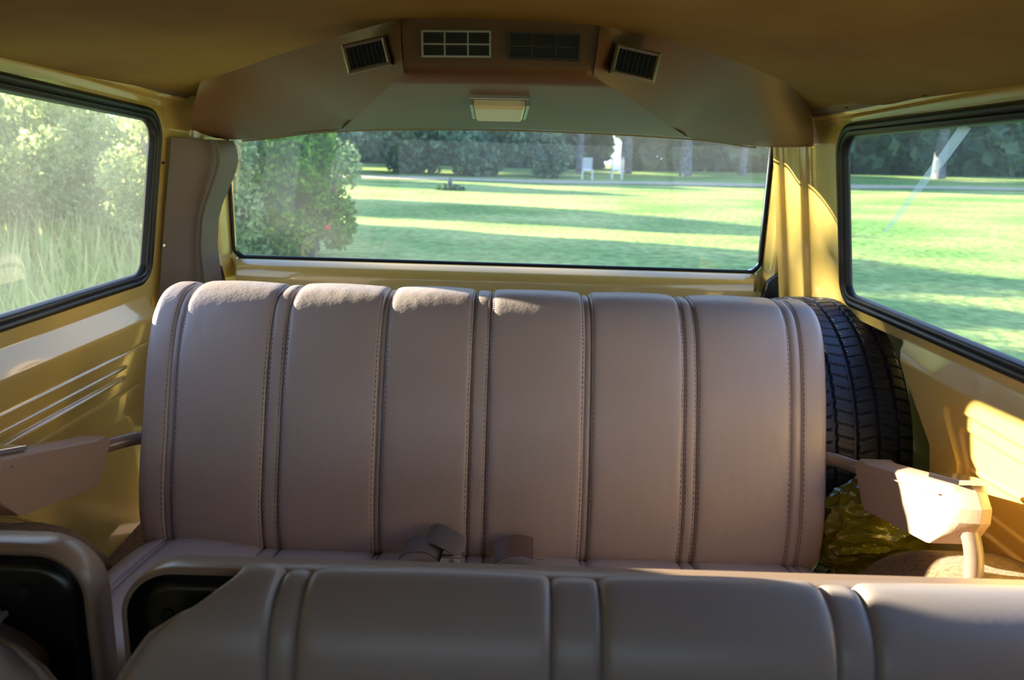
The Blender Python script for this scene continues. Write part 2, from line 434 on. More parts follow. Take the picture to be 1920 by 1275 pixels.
for sg, x0, nm in ((-1,-.812,'trim_4'),(1,.700,'trim_5')):
    V = [(x0+sg*.028,2.035,-.255),(x0-sg*.022,2.035,-.30),(x0-sg*.040,2.04,-.40),(x0+sg*.03,2.03,-.40)]
    V2 = [(a, b+.03, c) for a, b, c in V]
    obj(nm, V+V2, [(0,1,2,3),(4,5,6,7),(0,1,5,4),(1,2,6,5),(2,3,7,6),(3,0,4,7)], M['rubber'], kind='structure', bevel=.004, label='black rubber corner wedge at the foot of the tailgate opening')

# ---- front bulkhead with windscreen opening (behind the viewer)
v, f = panel_with_holes([(-.90,-1.06),(.82,-1.06),(.82,.20),(-.90,.20)], [rrect(-.78,.69,-.30,.11,.05,.05)], .15, lambda a, b: (a, YF, b))
obj('wall_front', v, f, M['paint'], kind='structure', label='yellow front bulkhead around the windscreen')
r = thing('window_4', 'windscreen at the front of the vehicle', 'window', (-.045, YF, -.3), kind='structure')
g = MB(); gasket(g, None, (-.78,.69,-.30,.11), lambda a, b, d: (a, YF+d, b), GP, .04, .04); g.build('window_gasket', M['rubber'], r)
loop = rrect(-.79,.70,-.31,.12,.04,.04)
obj('glass_pane', [(a, YF-.003, b) for a, b in loop], [tuple(range(len(loop)))], M['glass'], r, smooth=False)

# ---- headliner, roof, floor
def ceil_fn(u, v):
    x = -.80+1.51*u; y = YF-.02+(YR+.05-YF)*v
    s = .0025*math.sin(y*3.1+x*2)+.003*noise.noise(Vector((x*3, y*2.2, 1)))
    crease = .006*math.exp(-((x-.42-(y-1.0)*.5)/.05)**2)*sstep(.9,1.1,y)*sstep(1.7,1.5,y)
    return (x, y, ceil_z(x)+s+.0015-crease)
v, f = grid(90, 110, ceil_fn)
obj('ceiling', v, f, M['liner'], kind='structure', angle=0, label='arched yellow-brown fabric headliner')
V = [(-.88,YF-.03,.135),(-.80,YF-.03,.20),(-.4,YF-.03,.24),(.3,YF-.03,.24),(.72,YF-.03,.20),(.80,YF-.03,.135)]
V2 = [(a, YR+.06, c) for a, b, c in V]
obj('trim_6', V+V2, [(i, i+1, i+7, i+6) for i in range(5)], M['paint'], kind='structure', label='yellow steel roof skin above the headliner')
mb = MB().box((-.89,YF-.02,-1.09),(.81,YR+.04,-1.055))
mb.build('floor', M['carpet'], kind='structure', smooth=False, label='brown carpeted vehicle floor')

# roof rails between the headliner and the window tops
def rail(side, nm, m, sec, lab):
    X = XL if side == 'L' else XR; sg = 1 if side == 'L' else -1
    sp = smooth_path([(a, b, 0) for a, b in sec], 5); ys = np.linspace(YF, 1.93, 40)
    V = [(X(.1)+sg*p.x, y, p.y+(shear(side, y, .06)-.06)*(1-sstep(.12,.15,p.y)*.6)) for p in sp for y in ys]
    n = len(ys)
    obj(nm, V, [(i*n+j, (i+1)*n+j, (i+1)*n+j+1, i*n+j+1) for i in range(len(sp)-1) for j in range(n-1)], m, kind='structure', label=lab)
for side, a, b, c in (('L','trim_7','trim_8','shrub'),('R','trim_9','trim_10','lawn')):
    rail(side, a, M['strip'] if side == 'L' else M['trimtaupe'], [(.024,.120),(.030,.126),(.048,.134),(.066,.148),(.088,.166),(.10,.175)], 'taupe roof rail cover above the %s-side window' % c)
    rail(side, b, M['paint'], [(.0,.098),(.006,.110),(.014,.114),(.018,.1145),(.021,.116),(.026,.122)], 'narrow yellow gutter strip above the %s-side window' % c)
mb = MB()
for px, py in ((1735,177),(1589,201)):
    q = PX(px, py, .70); mb.tube([q+Vector((-.004,0,.0)), q+Vector((.01,0,.0))], .003, 6)
mb.build('trim_11', M['black'], kind='structure', label='small dark screws in the roof rail cover')

# ---- left D-pillar plastic cover
zs = [.03,.015,0,-.05,-.10,-.15,-.20,-.30,-.45,-.70]
edge = [(.03,-.728),(.010,-.718),(-.02,-.716),(-.045,-.722),(-.09,-.742),(-.13,-.762),(-.17,-.775),(-.24,-.782),(-.33,-.776),(-.45,-.79),(-.8,-.80)]
V = []
nv = 24; nz = 60
for i in range(nz):
    z = .028-(.75)*i/(nz-1)
    xr = float(np.interp(-z, [-e[0] for e in edge], [e[1] for e in edge]))
    xl = XL(z)+.012
    for j in range(nv):
        t = j/(nv-1)
        x = xl+(xr-xl)*t
        # flat face, soft valley then rolled lip on the tailgate side
        y = 1.862+.10*t+.010*math.exp(-((t-.70)/.10)**2)+.06*sstep(.86,1.0,t)-.012*math.exp(-((t-.88)/.08)**2)
        if j == 0: y += .03
        V.append((x, y, z))
Fc = [(i*nv+j, i*nv+j+1, (i+1)*nv+j+1, (i+1)*nv+j) for i in range(nz-1) for j in range(nv-1)]
# top cap
top = list(range(nv)); n0 = len(V); V += [(V[j][0], V[j][1]+.05, .026) for j in top]
Fc += [(j, j+1, n0+j+1, n0+j) for j in range(nv-1)]
pc = thing('pillar_cover', 'taupe moulded plastic pillar cover between the shrub-side window and the rear window', 'pillar cover', (-.79, 1.95, -.72))
obj('cover_shell', V, Fc, M['trimtaupe'], pc, angle=60)
MB().tube([(-.842,1.868,-.03),(-.842,1.856,-.03)], .004, 8).build('screw', M['chrome'], pc)
MB().tube([(-.850,1.868,-.225),(-.850,1.856,-.225)], .004, 8).build('screw', M['chrome'], pc)

# ================================================================== AIR-CONDITIONING DUCT
YA = 1.28
ac = thing('air_conditioner_housing', 'brown moulded roof air-conditioning housing with four vents above the rear window', 'air conditioner', (-.04, 1.6, .05))
def C(px, py): 
    p = on_ceiling(px, py); return p
TL = [P(752,36,YA), C(620,72), C(560,92), C(470,120), C(420,137), C(376,152)]
ML = P(757,137,YA); BL0 = P(640,243,2.03); BL1 = P(440,262,2.0); BL2 = P(360,243,1.88)
LL = [ML, ML.lerp(BL0,.40), ML.lerp(BL0,.72), BL0, BL1, BL2]
TR = [P(1125,43,YA), C(1230,68), C(1320,95), C(1400,122), C(1470,158), C(1517,198)]
MR = P(1112,142,YA); BR0 = P(1290,258,2.03); BR1 = P(1430,275,2.0); BR2 = P(1525,275,1.90)
LR = [MR, MR.lerp(BR0,.40), MR.lerp(BR0,.72), BR0, BR1, BR2]
def strip(A, B, nu, nv, bulge=0.0, up=.03):
    A2 = smooth_path(A, nu); B2 = smooth_path(B, nu); V = []
    for a, b in zip(A2, B2):
        V.append(a+(a-b).normalized()*up)
        for j in range(nv):
            t = j/(nv-1); p = a.lerp(b, t); p.y -= bulge*math.sin(t*PI); V.append(p)
    n = nv+1
    return V, [(i*n+j, (i+1)*n+j, (i+1)*n+j+1, i*n+j+1) for i in range(len(A2)-1) for j in range(n-1)]
mb = MB()
for A, B in ((TL, LL), (TR, LR)):
    mb.add(*strip(A, B, 6, 9, .012))
mb.add(*strip([TL[0], TL[0].lerp(TR[0],.5), TR[0]], [ML, ML.lerp(MR,.5), MR], 6, 6, 0))
BM = P(960,242,2.045)
mb.add(*strip([ML, ML.lerp(MR,.5), MR], [BL0, BM, BR0], 6, 8, 0, up=0))
# lower return lip to the roof
low = smooth_path([BL2, BL1, BL0, BM, BR0, BR1, BR2], 6)
mb.add([p for p in low]+[p+Vector((0,.05,.004)) for p in low]+[p+Vector((0,.06,.10)) for p in low],
       [(i, i+1, len(low)+i+1, len(low)+i) for i in range(len(low)-1)]+[(len(low)+i, len(low)+i+1, 2*len(low)+i+1, 2*len(low)+i) for i in range(len(low)-1)])
# merge coincident verts so creases get a soft bevel
bm = bmesh.new(); vs = [bm.verts.new(p) for p in mb.v]; bm.verts.ensure_lookup_table()
for q in mb.f:
    try: bm.faces.new([vs[i] for i in q])
    except ValueError: pass
bmesh.ops.remove_doubles(bm, verts=bm.verts, dist=.0015)
bmesh.ops.recalc_face_normals(bm, faces=bm.faces)
bm.verts.index_update()
obj('housing_shell', [v.co.copy() for v in bm.verts], [[v.index for v in f_.verts] for f_ in bm.faces], M['duct'], ac, angle=0)
bm.free()
o = ac.children[-1] if ac.children else None
MB().tube(smooth_path([p+Vector((0,.052,-.001)) for p in low[6:-6]], 1), .0025, 6).build('edge_trim', M['seal'], ac)

def rect_vent(pTL, pTR, pBL, m, name, ncol=3, nrow=2):
    o = pTL; ax = (pTR-pTL); w = ax.length; ax.normalize(); ay = (pBL-pTL); ay = (ay-ax*ay.dot(ax)); h = ay.length; ay.normalize(); az = ax.cross(ay).normalized()
    if az.y > 0: az = -az
    # az points towards the cabin
    fr = MB(); t = .003
    fr.frame_box(o, ax, ay, az, (0,0,-.006), (w,t,.004)); fr.frame_box(o, ax, ay, az, (0,h-t,-.006), (w,h,.004))
    fr.frame_box(o, ax, ay, az, (0,t,-.006), (t,h-t,.004)); fr.frame_box(o, ax, ay, az, (w-t,t,-.006), (w,h-t,.004))
    for i in range(1, ncol):
        fr.frame_box(o, ax, ay, az, (w*i/ncol-.0012,t,-.004), (w*i/ncol+.0012,h-t,.002))
    for j in range(1, nrow):
        fr.frame_box(o, ax, ay, az, (t,h*j/nrow-.0012,-.004), (w-t,h*j/nrow+.0012,.0015))
    f_ = fr.build(name, m, ac, smooth=False)
    bk = MB(); bk.frame_box(o, ax, ay, az, (t,t,-.001), (w-t,h-t,.0006))
    bk.build('vent_opening', M['black'], f_, smooth=False)
    sl = MB()
    for k in range(9):
        y = t+(h-2*t)*(k+.5)/9
        sl.frame_box(o, ax, ay, az, (t,y-.0003,.0006), (w-t,y+.0003,.0010))
    sl.build('vent_slats', M['darkmetal'], f_, smooth=False)
rect_vent(P(790,57,YA-.003), P(921,58,YA-.003), P(793,108,YA-.003), M['steel'], 'rectangular_vent')
rect_vent(P(954,60,YA-.003), P(1089,64,YA-.003), P(953,111,YA-.003), M['darkmetal'], 'rectangular_vent')
def swivel_vent(c4, Yv, name):
    pTL, pTR, pBR, pBL = [P(x, y, Yv) for x, y in c4]
    
    ax = (pTR-pTL); w = ax.length; ax.normalize(); ay = (pBL-pTL); ay = ay-ax*ay.dot(ax); h = ay.length; ay.normalize(); az = ax.cross(ay).normalized()
    if az.y > 0: az = -az
    o = pTL; t = .0065; D = -.09
    fr = MB()
    # bevelled open box: front frame + tapering sides
    def ring(inset, d):
        return [o+ax*a+ay*b+az*d for a, b in ((inset,inset),(w-inset,inset),(w-inset,h-inset),(inset,h-inset))]
    R = [ring(.012, D), ring(-.001,-.006), ring(0,-.002), ring(t*.5,0), ring(t,-.003), ring(t,-.012)]
    V = [p for r_ in R for p in r_]
    fr.add(V, [(i*4+k, i*4+(k+1) % 4, (i+1)*4+(k+1) % 4, (i+1)*4+k) for i in range(5) for k in range(4)])
    f_ = fr.build(name, M['steel'], ac, smooth=False)
    bk = MB(); bk.frame_box(o, ax, ay, az, (t,t,-.013), (w-t,h-t,-.010)); bk.build('vent_opening', M['black'], f_, smooth=False)
    sl = MB()
    for k in range(8):
        x = t+(w-2*t)*(k+.5)/8; sl.frame_box(o, ax, ay, az, (x-.0006,t,-.010), (x+.0006,h-t,-.003))
    sl.build('vent_slats', M['darkmetal'], f_, smooth=False)
swivel_vent([(638,84),(720,65),(739,124),(651,139)], 1.305, 'swivel_vent')
swivel_vent([(1157,80),(1241,99),(1227,151),(1140,136)], 1.29, 'swivel_vent')

# dome lamp on the sloping face
def slope_pt(px, py):          # point on lower sloping face
    n = (BL0-ML).cross(MR-ML); d = Vector(ray(px, py)); k = n.dot(ML)/n.dot(d); return d*k
lt = slope_pt(884,180); rt = slope_pt(990,182); lb = slope_pt(884,212)
o_ = lt; ax = (rt-lt); w = ax.length; ax.normalize(); ay = lb-lt; ay = ay-ax*ay.dot(ax); h = ay.length*.82; ay.normalize(); az = ax.cross(ay).normalized()
if az.z > 0: az = -az
dl = thing('dome_lamp', 'small rectangular cream dome lamp on the underside of the roof housing', 'lamp', tuple(o_+ax*w/2+ay*h/2))
b = MB(); b.frame_box(o_, ax, ay, az, (-.003,-.003,-.004), (w+.003,h+.003,.006)); b.build('lamp_base', M['steel'], dl, smooth=False, bevel=.002)
b = MB(); V = []
for (i0, d) in ((.004,.006),(.004,.016),(.009,.022)):
    V += [o_+ax*a+ay*c+az*d for a, c in ((i0,i0),(w-i0,i0),(w-i0,h-i0*.5),(i0,h-i0*.5))]
b.add(V, [(i*4+k, i*4+(k+1) % 4, (i+1)*4+(k+1) % 4, (i+1)*4+k) for i in range(2) for k in range(4)]+[(8,9,10,11)])
b.build('lamp_lens', M['lens'], dl, smooth=True, angle=30)
for x in (-.003, w-.003):
    b = MB(); b.frame_box(o_, ax, ay, az, (x,-.002,.004), (x+.006,h+.002,.017)); b.build('end_clip', M['steel'], dl, smooth=False, bevel=.001)

# ================================================================== REAR BENCH
XS0, XS1 = -.718, .620
SEAMS = [-.663,-.650,-.474,-.443,-.258,-.247,-.077,-.044,.144,.157,.338,.363,.546,.566]
def puff(x, x0, x1, seams, hp=.009, hr=.0065):
    b = [x0]+seams+[x1]
    for a, c in zip(b[:-1], b[1:]):
        if a <= x <= c:
            wd = c-a; t = min(x-a, c-x)
            if wd < .018: return .004*(1-math.exp(-t/.0022))-.001
            if wd < .06: return hr*(1-math.exp(-t/.0035))
            return hp*(1-math.exp(-t/.0045))+.0025*math.sin(PI*(x-a)/wd)
    return 0
bench = thing('rear_bench_seat', 'full-width taupe vinyl rear bench seat with vertical pleats and two armrests', 'bench seat', (-.05, 1.35, -1.055))
BP = [(1.385,-.775),(1.372,-.745),(1.370,-.68),(1.383,-.61),(1.404,-.54),(1.424,-.47),(1.447,-.405),(1.474,-.345),(1.502,-.306),(1.535,-.284),(1.575,-.276),(1.62,-.279),(1.655,-.296),(1.672,-.335),(1.662,-.45),(1.63,-.60),(1.60,-.775)]
bp = smooth_path([(0,a,b) for a,b in BP], 7)
def prof_normals(pp):
    out = []
    for i, p in enumerate(pp):
        t = (pp[min(i+1,len(pp)-1)]-pp[max(i-1,0)]).normalized(); out.append(Vector((0, -t.z, t.y)))
    return out
bn = prof_normals(bp)
def seat_columns(x0, x1, seams, extra=.006):
    xs = set(np.round(np.linspace(x0, x1, 220), 5))
    for s in seams:
        for d in (-.009,-.006,-.004,-.0025,-.0012,0,.0012,.0025,.004,.006,.009):
            if x0 < s+d < x1: xs.add(round(s+d, 5))
    for d in (.0005,.002,.004,.007,.011,.016): xs.add(x0+d); xs.add(x1-d)
    return sorted(xs)
cols = seat_columns(XS0, XS1, SEAMS)
V = []; nb = len(bp)
for x in cols:
    e = min(x-XS0, XS1-x); rnd = .020*(1-math.sqrt(max(0, 1-(1-min(1, e/.022))**2)))
    for j, (p, n_) in enumerate(zip(bp, bn)):
        k = j/(nb-1); amp = 1-sstep(.70, .80, k)
        amp *= 1-.35*sstep(.1,.0,k)
        d = (puff(x, XS0, XS1, SEAMS))*amp-rnd
        if 0.02 < k < .72: d += .0016*noise.noise(Vector((x*9, k*9, 0)))+.0005*noise.noise(Vector((x*60, k*28, 3)))
        sag = -.004*math.sin((x-XS0)/(XS1-XS0)*PI)*sstep(.35,.6,k)
        q = p+n_*d; V.append((x, q.y, q.z+sag*0))
Fc = [(i*nb+j, i*nb+j+1, (i+1)*nb+j+1, (i+1)*nb+j) for i in range(len(cols)-1) for j in range(nb-1)]
Fc += [tuple(range(nb)), tuple(range((len(cols)-1)*nb, len(cols)*nb))]
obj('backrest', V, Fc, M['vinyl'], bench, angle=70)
# welts down both ends
for k, x in enumerate((XS0+.003, XS1-.003)):
    sg = -1 if k == 0 else 1
    MB().tube([(x+sg*.001, (p+n_*(-.016)).y, (p+n_*(-.016)).z) for p, n_ in zip(bp[:-14], bn[:-14])], .0042, 8).build('welt', M['welt'], bench)
MB().tube([(XS1-.020, (p-n_*.0005).y, (p-n_*.0005).z) for p, n_ in zip(bp[:-22], bn[:-22])], .0016, 6).build('welt', M['welt'], bench)
# stitching beside each seam
st = MB()
for s in SEAMS:
    for side in (-1, 1):
        if side == 1 and s in (-.663,-.258,.144,.546): continue
        if side == -1 and s in (-.650,-.247,.157,.566): continue
        x = s-side*.0042 if False else s+side*.0045
        L_ = 0; 
        for j in range(3, int(nb*.66)):
            p, q = bp[j], bp[j+1]; m_ = max(1, int((q-p).length/.0055))
            for i in range(m_):
                a = p.lerp(q, (i+.15)/m_); b_ = p.lerp(q, (i+.80)/m_); n_ = bn[j]
                dd = puff(x, XS0, XS1, SEAMS)+.0004
                st.tube([(x, (a+n_*dd).y, (a+n_*dd).z), (x, (b_+n_*dd).y, (b_+n_*dd).z)], .0007, 4, caps=False)
st.build('stitching', M['thread'], bench, smooth=False, fixn=False)
# seat cushion
CP = [(1.42,-.765),(1.37,-.745),(1.30,-.732),(1.20,-.722),(1.10,-.715),(1.04,-.712),(1.00,-.716),(.975,-.728),(.962,-.75),(.958,-.80),(.965,-.88),(.98,-.93)]
cp = smooth_path([(0,a,b) for a,b in CP], 6); cn = [-n_ for n_ in prof_normals(cp)]
V = []; nb2 = len(cp); CX0, CX1 = XS0-.004, XS1+.004
cols2 = seat_columns(CX0, CX1, SEAMS)
for x in cols2:
    e = min(x-CX0, CX1-x); rnd = .045*(1-math.sqrt(max(0, 1-(1-min(1, e/.055))**2)))
    for j, (p, n_) in enumerate(zip(cp, cn)):
        k = j/(nb2-1); n2 = n_ if n_.z > 0 or n_.y < 0 else -n_
        d = puff(x, CX0, CX1, SEAMS)*(1-sstep(.60,.72,k))*.9-rnd-.018*sstep(-.62,-.40,x)*sstep(1.0,1.1,p.y)
        q = p+n2*d; V.append((x, q.y, q.z))
Fc = [(i*nb2+j, i*nb2+j+1, (i+1)*nb2+j+1, (i+1)*nb2+j) for i in range(len(cols2)-1) for j in range(nb2-1)]
n0 = len(V)
for x in (CX0, CX1):
    V += [(x, 1.42, -.93)]
Fc += [tuple(range(nb2))+(n0,), tuple(range((len(cols2)-1)*nb2, len(cols2)*nb2))+(n0+1,)]
obj('seat_cushion', V, Fc, M['vinyl'], bench, angle=70)
MB().tube([(CX0+.02, .985, -.724)]+[(x, .982, -.7235) for x in np.linspace(CX0+.05, CX1-.05, 20)]+[(CX1-.02,.985,-.724)], .0045, 8).build('welt', M['vinyl'], bench)
MB().box((CX0+.03,1.0,-1.055),(CX1-.03,1.40,-.92)).build('seat_frame', M['shell'], bench, smooth=False, bevel=.01)

# armrests
def armrest(side):
    # side profile (Y, z) of a block that deepens towards its front end
    prof = [(1.372,-.532),(1.378,-.545),(1.325,-.607),(1.315,-.610),(1.108,-.566),(1.098,-.562),(1.052,-.522),(1.040,-.500),(1.042,-.478),(1.060,-.460),(1.085,-.4545),(1.34,-.5215)]
    xi = .660 if side == 'R' else -.759; sg = 1 if side == 'R' else -1; W = .072 if side == 'R' else .066
    zc = -.53
    def sec(t):     # t 0..1 across
        return t
    V = []; secs = [(0,.90),(.02,.97),(.10,1.0),(.5,1.0),(.90,1.0),(.98,.97),(1.0,.90)]
    n = len(prof); cy = 1.2; 
    for (t, s) in secs:
        for (y, z) in prof:
            zz = zc+(z-zc)*(.97+.03*s) ; yy = cy+(y-cy)*(.985+.015*s)
            # corners of the front end are chamfered back
            if y < 1.07: yy += .022*(1-min(1, min(t, 1-t)/.28))
            if z > -.53 and y < 1.39: zz -= .010*(1-min(1, min(t, 1-t)/.22))
            dx = 0
            top = z > -.535
            xx = t*W
            if top: xx = W*(.10+.80*t) if True else xx
            V.append((xi+sg*xx, yy, zz))
    Fc = [(i*n+j, i*n+(j+1) % n, (i+1)*n+(j+1) % n, (i+1)*n+j) for i in range(len(secs)-1) for j in range(n)]
    Fc += [tuple(range(n)), tuple(range((len(secs)-1)*n, len(secs)*n))]
    a = obj('armrest', V, Fc, M['armplastic'], bench, angle=28, bevel=.0025)
    sm_ = (lambda t: xi+sg*W*t)
    # moulded line running round the block below its top
    MB().tube([(xi+sg*.0030, 1.33,-.5405),(xi+sg*.0030,1.10,-.4805)], .0012, 6).build('moulding_line', M['armplastic'], a)
    # steel tube: from the backrest side, through the block, down to the seat frame
    x_s = (XS1-.01) if side == 'R' else (XS0+.01); xm = xi+sg*W*.5
    tp = smooth_path([(x_s,1.452,-.562),(x_s+sg*.030,1.432,-.558),(xm-sg*.012,1.385,-.560),(xm,1.30,-.555),(xm,1.10,-.512),(xm,1.066,-.522),(xm+sg*.004,1.045,-.570),(xm,1.035,-.66),(xm-sg*.01,1.04,-.80),(xm-sg*.05,1.06,-.95)], 7)
    MB().tube(tp, .0135, 12).build('support_tube', M['tubepaint'], a)
    # chrome ashtray let into the top near the front
    y0, y1 = 1.075, 1.155; zt = lambda y: -.4545-(y-1.085)*.2627+.0015
    t0, t1 = (.20, .85)
    ash = MB()
    def plate(mb, ya, yb, ta, tb, h0, h1):
        c = [(sm_(ta),ya),(sm_(tb),ya),(sm_(tb),yb),(sm_(ta),yb)]
        V = [(x, y, zt(y)-.004+h0) for x, y in c]+[(x, y, zt(y)+h1) for x, y in c]
        mb.add(V, [(0,1,2,3),(4,5,6,7),(0,1,5,4),(1,2,6,5),(2,3,7,6),(3,0,4,7)])
    plate(ash, y0, y1, t0, t1, 0, .004)
    p_ = ash.build('ashtray', M['chrome'], a, smooth=False, bevel=.001)
    MB().box((min(sm_(t0+.06),sm_(t1-.06)), y0+.022, zt(y0+.04)-.001),(max(sm_(t0+.06),sm_(t1-.06)), y0+.030, zt(y0+.04)+.0045)).build('ashtray_lid_lip', M['chrome'], a, smooth=False, bevel=.001)
    return a
armrest('L'); armrest('R')

# ---- seat belts on the cushion
def cushion_z(y): return float(np.interp(y, [c.y for c in cp][::-1], [c.z for c in cp][::-1]))+.013
bk = thing('seat_belt', 'grey folded seat belt with chrome buckle lying at the base of the bench backrest', 'seat belt', (-.13, 1.33, -.72))
def ribbon(pts, wdir, w, th=.0015):
    pp = smooth_path(pts, 6); V = []
    wd = Vector(wdir).normalized()
    for i, p in enumerate(pp):
        t = (pp[min(i+1,len(pp)-1)]-pp[max(i-1,0)]).normalized(); n_ = t.cross(wd).normalized()
        V += [p-wd*w/2+n_*th, p+wd*w/2+n_*th, p+wd*w/2-n_*th, p-wd*w/2-n_*th]
    Fc = [(i*4+k, i*4+(k+1) % 4, (i+1)*4+(k+1) % 4, (i+1)*4+k) for i in range(len(pp)-1) for k in range(4)]+[(0,1,2,3), tuple(range(len(V)-4,len(V)))]
    return V, Fc
obj('webbing', *ribbon([(-.195,1.315,-.722),(-.180,1.31,-.706),(-.150,1.305,-.700),(-.128,1.30,-.706),(-.118,1.30,-.716)], (.15,1,.25), .045), M['webbing'], bk)
obj('webbing', *ribbon([(-.150,1.335,-.700),(-.135,1.322,-.688),(-.112,1.31,-.690),(-.088,1.30,-.700),(-.080,1.295,-.712)], (.25,1,.45), .048), M['webbing'], bk)
b = MB().box((-.118,1.27,-.722),(-.078,1.295,-.708)); b.build('buckle', M['chrome'], bk, smooth=False, bevel=.003)
MB().tube([(-.098,1.268,-.714),(-.098,1.274,-.714)], .005, 12).build('release_button', M['steel'], bk)
bk2 = thing('seat_belt', 'flat brown seat belt tongue poking up at the base of the bench backrest', 'seat belt', (.03, 1.34, -.72))
obj('webbing', *ribbon([(-.02,1.33,-.728),(.005,1.325,-.712),(.03,1.325,-.708),(.052,1.322,-.712)], (0,.7,.7), .040), M['welt'], bk2)
MB().box((.055,1.30,-.730),(.072,1.315,-.722)).build('tongue', M['chrome'], bk2, smooth=False, bevel=.002)

# ================================================================== FRONT SPLIT SEATBACKS
def split_back(name, rw, lab, x0, x1, ytop, ztop, corner_l, corner_r, edge_fn, side, seams, hole, cx0, cx1, dz=0):
    r = thing(name, lab, 'seatback', ((x0+x1)/2, ytop, -1.055))
    def outline(inset, rad):
        pts = []
        zt = ztop-inset
        pts.append((x0+inset, -1.0)); 
        if corner_l:
            for k in range(9):
                a = PI-PI/2*k/8; pts.append((x0+inset+rad+rad*math.cos(a), zt-rad+rad*math.sin(a)))
        else: pts.append((x0+inset, zt))
        if corner_r:
            for k in range(9):
                a = PI/2-PI/2*k/8; pts.append((x1-inset-rad+rad*math.cos(a), zt-rad+rad*math.sin(a)))
        else: pts.append((x1-inset, zt))
        pts.append((x1-inset, -1.0)); return pts
    R = .062
    # tan moulded rim: rounded lip around the black shell
    rings = [(.018*rw,R-.018*rw,-.004),(.014*rw,R-.014*rw,-.010*rw),(.007*rw,R-.007*rw,-.013*rw),(.001*rw,R,-.008*rw),(0,R,.002),(.002,R,.030),(.012,R-.01,.040)]
    V = []; 
    for ins, rad, dy in rings: V += [(x, ytop+dy, z) for x, z in outline(ins, rad)]
    n = len(outline(0, R)); Fc = [(i*n+k, i*n+k+1, (i+1)*n+k+1, (i+1)*n+k) for i in range(len(rings)-1) for k in range(n-1)]
    L_ = len(V); Fc.append(tuple(range(L_-n, L_)))
    obj('rim', V, Fc, M['rim'], r, angle=60)
    # black inner shell, stepped
    q_ = .018*rw; rings = [(q_,R-q_,-.004),(q_+.003,R-q_-.003,-.001),(q_+.012,R-q_-.010,.004),(q_+.016,R-q_-.012,-.002),(q_+.022,R-q_-.016,-.003)]
    V = []
    for ins, rad, dy in rings: V += [(x, ytop+dy, z) for x, z in outline(ins, max(.01,rad))]
    Fc = [(i*n+k, i*n+k+1, (i+1)*n+k+1, (i+1)*n+k) for i in range(len(rings)-1) for k in range(n-1)]
    L_ = len(V); Fc.append(tuple(range(L_-n, L_)))
    sh = obj('inner_shell', V, Fc, M['shell'], r, angle=50)
    MB().tube([(hole[0], ytop-.006, hole[1]), (hole[0], ytop+.002, hole[1])], .008, 14).build('bolt_socket', M['black'], sh)
    # pleated cushion in front
    fp = [(ytop-.004,ztop-.006),(ytop-.016,ztop+.004),(ytop-.036,ztop+.006),(ytop-.060,ztop-.004),(ytop-.078,ztop-.026),(ytop-.090,ztop-.060),(ytop-.098,ztop-.11),(ytop-.104,ztop-.2),(ytop-.11,ztop-.35),(ytop-.11,ztop-.5)]
    fp = [(a, b+dz) for a, b in fp]
    f2 = smooth_path([(0,a,b) for a,b in fp], 7); fn = prof_normals(f2)
    fn = [(-n_ if (n_.y > 0 and n_.z < .2) else n_) for n_ in fn]
    fn = [(-n_ if n_.z < -.3 else n_) for n_ in fn]
    cs = seat_columns(cx0, cx1, seams); V = []; m_ = len(f2); apex = max(range(m_), key=lambda i: f2[i].z)
    for x in cs:
        for j, (p, n_) in enumerate(zip(f2, fn)):
            e = edge_fn(p.z if j > apex else f2[apex].z)       # slanting end of the cushion
            if side == 'l': u = (x-cx0)/(cx1-cx0); blend = max(0, 1-(x-cx0)/.155); xx = x+(e-cx0)*blend; ed = x-cx0
            else: blend = max(0, 1-(cx1-x)/.155); xx = x+(e-cx1)*blend; ed = cx1-x
            rnd = .016*(1-math.sqrt(max(0, 1-(1-min(1, ed/.02))**2)))
            d = puff(x, cx0 if side == 'l' else cx0-.2, cx1 if side == 'r' else cx1+.2, seams, .009, .006)-rnd
            d *= sstep(0, .10, j/(m_-1))*.8+.2
            q = p+n_*d; V.append((xx, q.y, q.z))
    Fc = [(i*m_+j, i*m_+j+1, (i+1)*m_+j+1, (i+1)*m_+j) for i in range(len(cs)-1) for j in range(m_-1)]
    # slanting side wall back to the shell
    ei = 0 if side == 'l' else (len(cs)-1)*m_
    sg = 1 if side == 'l' else -1
    n0 = len(V)
    for k, (din, t) in enumerate(((-.007,.10),(.006,.22),(.035,.6),(.05,1.0))):
        for j in range(m_):
            p = V[ei+j]; V.append((p[0]+sg*din*1.0, p[1]+(ytop-.002-p[1])*t, p[2]))
    rows = [ei]+[n0+k*m_ for k in range(4)]
    for a_, b_ in zip(rows[:-1], rows[1:]):
        Fc += [(a_+j, a_+j+1, b_+j+1, b_+j) for j in range(m_-1)]
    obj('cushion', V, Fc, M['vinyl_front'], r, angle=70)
    MB().tube([(V[ei+j][0]-sg*.002, V[ei+j][1]+.001, V[ei+j][2]) for j in range(m_)], .0042, 8).build('welt', M['vinyl_front'], r)
    return r
wide_edge = lambda z: lerp_table([(-1,-.415),(-.57,-.405),(-.525,-.388),(-.482,-.361),(-.460,-.331),(-.446,-.300),(-.436,-.272)], z)
split_back('seatback', .38, 'wide grey-taupe pleated front seatback with black shell corner, broad section of the split front seat', -.427, .70, .765, -.447, True, True, wide_edge, 'l', [-.236,-.208,.049,.100,.338,.376], (-.375,-.505), -.395, .665)
nar_edge = lambda z: lerp_table([(-1,-.455),(-.545,-.458),(-.52,-.480),(-.50,-.510),(-.487,-.55),(-.40,-.56)], z)
split_back('seatback', .72, 'narrow front seatback section with black inner shell and tan rim, beside the shrub-side wall', -.80, -.447, .755, -.418, False, True, nar_edge, 'r', [-.66,-.63], (-.525,-.475), -.79, -.455, dz=-.075)

